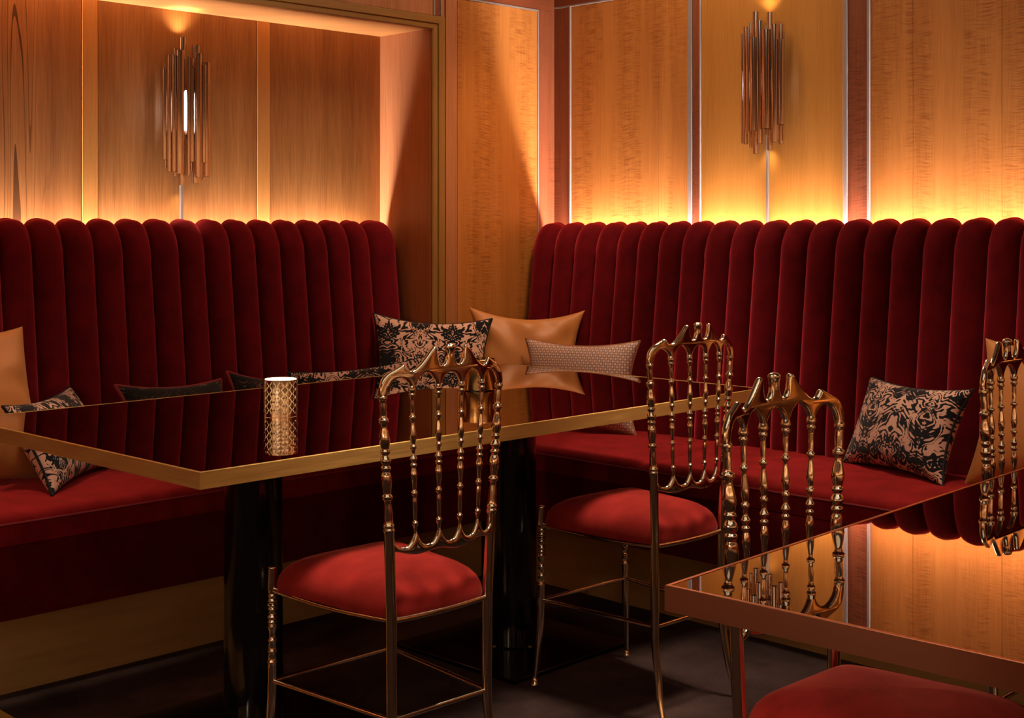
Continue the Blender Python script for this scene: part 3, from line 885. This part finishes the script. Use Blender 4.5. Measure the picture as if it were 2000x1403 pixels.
cushion(CU, 0.445, 0.437, 0.15, M['caramel'], (3.625, 3.555, 0.490), -40, 11, 2.0, 'caramel satin cushion in the corner, between damask and ring-patterned cushions', pinch=0.20, wr=0.010, seed=5)
cushion(CU, 0.449, 0.334, 0.12, M['rings'], (3.615, 3.283, 0.489), -71, 9, -0.7, 'small pink-beige cushion with ring pattern on the right banquette near the corner', M['tanpipe'])
cushion(CU, 0.46, 0.29, 0.13, M['damask2'], (3.665, 2.068, 0.488), -112, 23, -1, 'black and beige damask cushion lying askew on the right banquette', M['blackpipe'])
cushion(CU, 0.461, 0.452, 0.15, M['caramel'], (3.665, 1.61, 0.490), -93, 22, -3, 'large caramel satin cushion at the right edge, behind a gold chair', pinch=0.17, wr=0.005, seed=8)

# ------------------------------------------------------------------ sconces
def sconce(loc, face, tubes, label, slope, bulb_r):
    """tubes: (x0, x1, z0, z1, layer) in metres relative to the centre; face = rotation about z so that -Y points into the room"""
    s = empty('wall_sconce', loc, face)
    o = obj('backplate', bx((-0.045, -0.012, -0.10), (0.045, 0.0, 0.10), 0.003), M['tube'], s)
    for (x0, x1, z0, z1, layer) in tubes:
        r = (x1-x0)/2; cx = (x0+x1)/2
        cy = -(0.020 + 0.024*layer); cx += slope*(-cy - 0.055); r *= 1.08
        bm = bmesh.new(); k = 20
        loft(bm, [circ((cx, cy, z0), r, k), circ((cx, cy, z1), r, k), circ((cx, cy, z1), r*0.86, k), circ((cx, cy, z0), r*0.86, k)], False, False)
        vs = list(bm.verts)
        for i in range(k):
            bm.faces.new((vs[i], vs[(i+1) % k], vs[3*k+(i+1) % k], vs[3*k+i]))
        obj('tube', bm, M['tube'], s)
    bm = bmesh.new(); turned(bm, lambda z: (bulb_r[1] + slope*0.0, -0.055), [(-0.070, 0.3*bulb_r[0]), (-0.045, 0.75*bulb_r[0]), (0.0, bulb_r[0]), (0.045, 0.75*bulb_r[0]), (0.070, 0.2*bulb_r[0])], 16)
    b_ = obj('bulb', bm, M['bulb'], s)
    obj('bulb_holder', bx((-0.006, -0.062, -0.100), (0.006, -0.004, -0.068), 0.001), M['tube'], s)
    tag(s, label, 'wall lamp', 'tubular wall sconces')
    return s
def spread(a_, b_, f_):
    c_ = (a_+b_)/2*f_; h_ = (b_-a_)/2; return c_-h_, c_+h_
kL = 4.62/2650; cxL, cyL = 361.5, 217
def tl(a_, b_, t_, bo, layer): # zoomed crop pixels to metres
    q = 0.3279
    return (*spread((a_*q - cxL)*kL, (b_*q - cxL)*kL, 1.147), -(bo*q - cyL)*kL, -(t_*q - cyL)*kL, layer)
tubesL = [tl(*v_) for v_ in ((963, 993, 418, 958, 1.2), (974, 992, 387, 1003, 0.2), (992, 1022, 340, 1030, 2.0), (1026, 1052, 285, 1053, 0.4), (1043, 1090, 312, 1042, 2.9),
    (1060, 1100, 220, 1105, 0.55), (1106, 1128, 342, 1050, 2.5), (1120, 1148, 345, 1020, 1.5), (1138, 1184, 257, 1090, 0.5), (1155, 1195, 318, 1058, 2.9), (1197, 1224, 352, 1068, 0.3),
    (1203, 1243, 362, 1053, 2.1), (1238, 1251, 455, 955, 1.0), (1197, 1222, 385, 970, 3.0), (1022, 1044, 345, 1030, 2.9), (1010, 1030, 400, 990, 1.2), (1068, 1092, 360, 1000, 2.2), (1128, 1150, 405, 968, 2.6), (1172, 1200, 400, 1040, 2.3), (1222, 1240, 420, 1000, 1.2))]
kR = 4.76/2650; cxR, cyR = 1488.5, 158
def tr_(a_, b_, t_, bo, layer):
    q = 0.2137
    return (*spread((a_*q + 1420 - cxR)*kR, (b_*q + 1420 - cxR)*kR, 1.20), -(bo*q + 10 - cyR)*kR, -(t_*q + 10 - cyR)*kR, layer)
tubesR = [tr_(*v_) for v_ in ((125, 147, 232, 1257, 1.0), (148, 192, 180, 1270, 1.9), (178, 212, 210, 1190, 2.6), (200, 234, 132, 1300, 0.4), (214, 268, 300, 1155, 3.1), (234, 292, 38, 1358, 0.55), (268, 326, 150, 1275, 2.7),
    (322, 392, 240, 1140, 3.0), (345, 366, 190, 1190, 1.4), (368, 417, 58, 1330, 0.5), (398, 460, 200, 1270, 2.5), (468, 516, 182, 1280, 0.6), (466, 512, 335, 1107, 2.0), (508, 526, 250, 1250, 0.8), (300, 330, 330, 1200, 1.6), (376, 404, 260, 1230, 1.7), (440, 470, 280, 1240, 1.5), (258, 276, 330, 1240, 1.9))]
pL = atY(361.5, 217, YN - 0.0085); pR = atX(1488.5, 158, XR)
# the tubes stand about 5 cm off the wall: slide the mounting points so that their middle lands on the photo's
pL = atY(361.5, 217, YN - 0.055); pL.y = YN - 0.006
pR = atX(1488.5, 158, XR - 0.055); pR.x = XR
sconce(pL, 0.0, tubesL, 'bronze tube wall sconce on the left, its white bulb shining between the tubes', -0.612, (0.0095, -0.001))
sconce(pR, -PI/2, tubesR, 'bronze tube wall sconce on the right-hand wall, no bulb showing', 0.689, (0.005, 0.0))
# cable covers under the sconces
def conduit(px, wall):
    if wall == 'L':
        p = atY(px, 400, YN - 0.006)
        bm = bx((p.x-0.0055, YN-0.016, 0.9), (p.x+0.0055, YN-0.006, pL.z-0.08), 0.001, 1)
    else:
        p = atX(px, 400, XR)
        bm = bx((XR-0.010, p.y-0.0045, 0.9), (XR, p.y+0.0045, pR.z-0.08), 0.001, 1)
    return obj('cable_cover', bm, M['conduit'], None, False)
tag(conduit(352.5, 'L'), 'thin grey cable cover running down from the left sconce', 'cable cover')
tag(conduit(1501, 'R'), 'thin grey cable cover running down from the right sconce', 'cable cover')
# light thrown up and down by the left sconce, a weaker one on the right
for p_, nrm, e_ in ((pL, Vector((0, -1, 0)), 1.0), (pR, Vector((-1, 0, 0)), 0.22)):
    c = p_ + nrm*0.035
    light('SPOT', 'sconce_up', c + Vector((0, 0, 0.235)), 7*e_, (1.0, 0.80, 0.52), c + Vector((0, 0, 2)), spot_size=math.radians(120), spot_blend=1.0, shadow_soft_size=0.012)
    light('SPOT', 'sconce_down', c + Vector((0, 0, -0.225)), 5*e_, (1.0, 0.80, 0.52), c - Vector((0, 0, 2)), spot_size=math.radians(120), spot_blend=1.0, shadow_soft_size=0.012)

# ------------------------------------------------------------------ candle holders
def lattice_holder(loc):
    r, h = 0.0425, 0.093
    s = empty('candle_holder', loc)
    bm = bmesh.new(); k = 48
    loft(bm, [circ((0, 0, 0.003), r-0.002, k), circ((0, 0, h-0.001), r-0.002, k), circ((0, 0, h-0.001), r-0.0042, k), circ((0, 0, 0.006), r-0.0042, k)], True, True)
    obj('glass', bm, M['frost'], s)
    # rims
    for z0, z1 in ((0.0, 0.008), (h-0.0045, h)):
        bm = bmesh.new()
        loft(bm, [circ((0, 0, z0), r, k), circ((0, 0, z1), r, k), circ((0, 0, z1), r-0.0018, k), circ((0, 0, z0), r-0.0018, k)], False, False)
        vs = list(bm.verts)[-4*k:]
        for i in range(k): bm.faces.new((vs[i], vs[(i+1) % k], vs[3*k+(i+1) % k], vs[3*k+i]))
        obj('rim', bm, M['gold'], s)
    # gold lozenge plates and the dark wires between them
    nA = 13; zA, zB = 0.008, h-0.0045
    rows = 4; cell = (zB - zA)/rows
    bm = bmesh.new(); bw = bmesh.new()
    def cyl(a_, z_, rr_): return Vector((rr_*math.cos(a_), rr_*math.sin(a_), z_))
    da = 2*PI/nA
    for ro in range(2*rows+1):
        zc = zA + cell*ro/2
        for i in range(nA):
            ac = da*(i + (0.5 if ro % 2 else 0.0))
            sx, sz = 0.385*da, 0.40*cell
            quad = [(ac-sx, zc), (ac, zc-sz*1.15), (ac+sx, zc), (ac, zc+sz*1.15)]
            pts = []
            for (a0, z0), (a1, z1) in zip(quad, quad[1:]+quad[:1]):
                for f_ in (0, 0.5): pts.append((a0+(a1-a0)*f_, min(zB, max(zA, z0+(z1-z0)*f_))))
            outer = [bm.verts.new(cyl(a_, z_, r+0.0004)) for a_, z_ in pts]
            inner = [bm.verts.new(cyl(a_, z_, r-0.0012)) for a_, z_ in pts]
            cv = bm.verts.new(cyl(ac, min(zB, max(zA, zc)), r+0.0004)); ci = bm.verts.new(cyl(ac, min(zB, max(zA, zc)), r-0.0012))
            for q in range(8):
                bm.faces.new((outer[q], outer[(q+1) % 8], cv)); bm.faces.new((inner[(q+1) % 8], inner[q], ci))
                bm.faces.new((outer[q], inner[q], inner[(q+1) % 8], outer[(q+1) % 8]))
    bmesh.ops.dissolve_degenerate(bm, dist=1e-6, edges=bm.edges[:])
    obj('lozenge_sleeve', bm, M['gold'], s, False)
    for sg in (1, -1):
        for i in range(nA):
            a0 = da*(i+0.5)
            # wires run along the edges between neighbouring lozenges
            pts = [cyl(a0 + sg*da*rows*f_/24 - sg*0 , zA + (zB-zA)*f_/24, r) for f_ in range(25)]
            tube(bw, pts, 0.00055, 5)
    obj('wire_lattice', bw, M['darkwire'], s)
    bm = bmesh.new(); turned(bm, lambda z: (0, 0), [(0.007, 0.019), (0.022, 0.019), (0.0225, 0.0)][:2], 24)
    cd = obj('candle', bm, M['wax'], s)
    bm = bmesh.new(); turned(bm, lambda z: (0, 0), [(0.026, 0.001), (0.032, 0.0038), (0.038, 0.003), (0.047, 0.0005)], 10)
    obj('flame', bm, M['flame'], cd)
    return s
M['darkwire'] = plain('dark_wire', (0.03, 0.018, 0.012), 0.4)
pc = atZ(548, 812, 0.75)
ch = lattice_holder((pc.x, pc.y, 0.75))
tag(ch, 'lit candle holder with gold diamond lattice glowing on the long mirror table', 'candle holder')
light('POINT', 'candle_light', (pc.x, pc.y, 0.75+0.050), 130, (1.0, 0.86, 0.64), shadow_soft_size=0.008)

pv = atZ(933, 761, 0.75)
v_ = empty('metal_beaker', (pv.x, pv.y, 0.75))
bm = bmesh.new(); r = 0.052; k = 48; h = 0.09
loft(bm, [circ((0, 0, 0.002), r-0.001, k), circ((0, 0, 0.004), r, k), circ((0, 0, h), r, k), circ((0, 0, h+0.0008), r-0.001, k), circ((0, 0, h), r-0.002, k), circ((0, 0, 0.005), r-0.002, k)], True, True)
obj('body', bm, M['hammered'], v_)
bm = bmesh.new(); loft(bm, [circ((0, 0, 0.0), r-0.003, k), circ((0, 0, 0.0025), r-0.003, k)]); obj('base', bm, M['blackmetal'], v_)
tag(v_, 'unlit hammered gold beaker on the long mirror table, behind the nearest chair crest', 'candle holder')
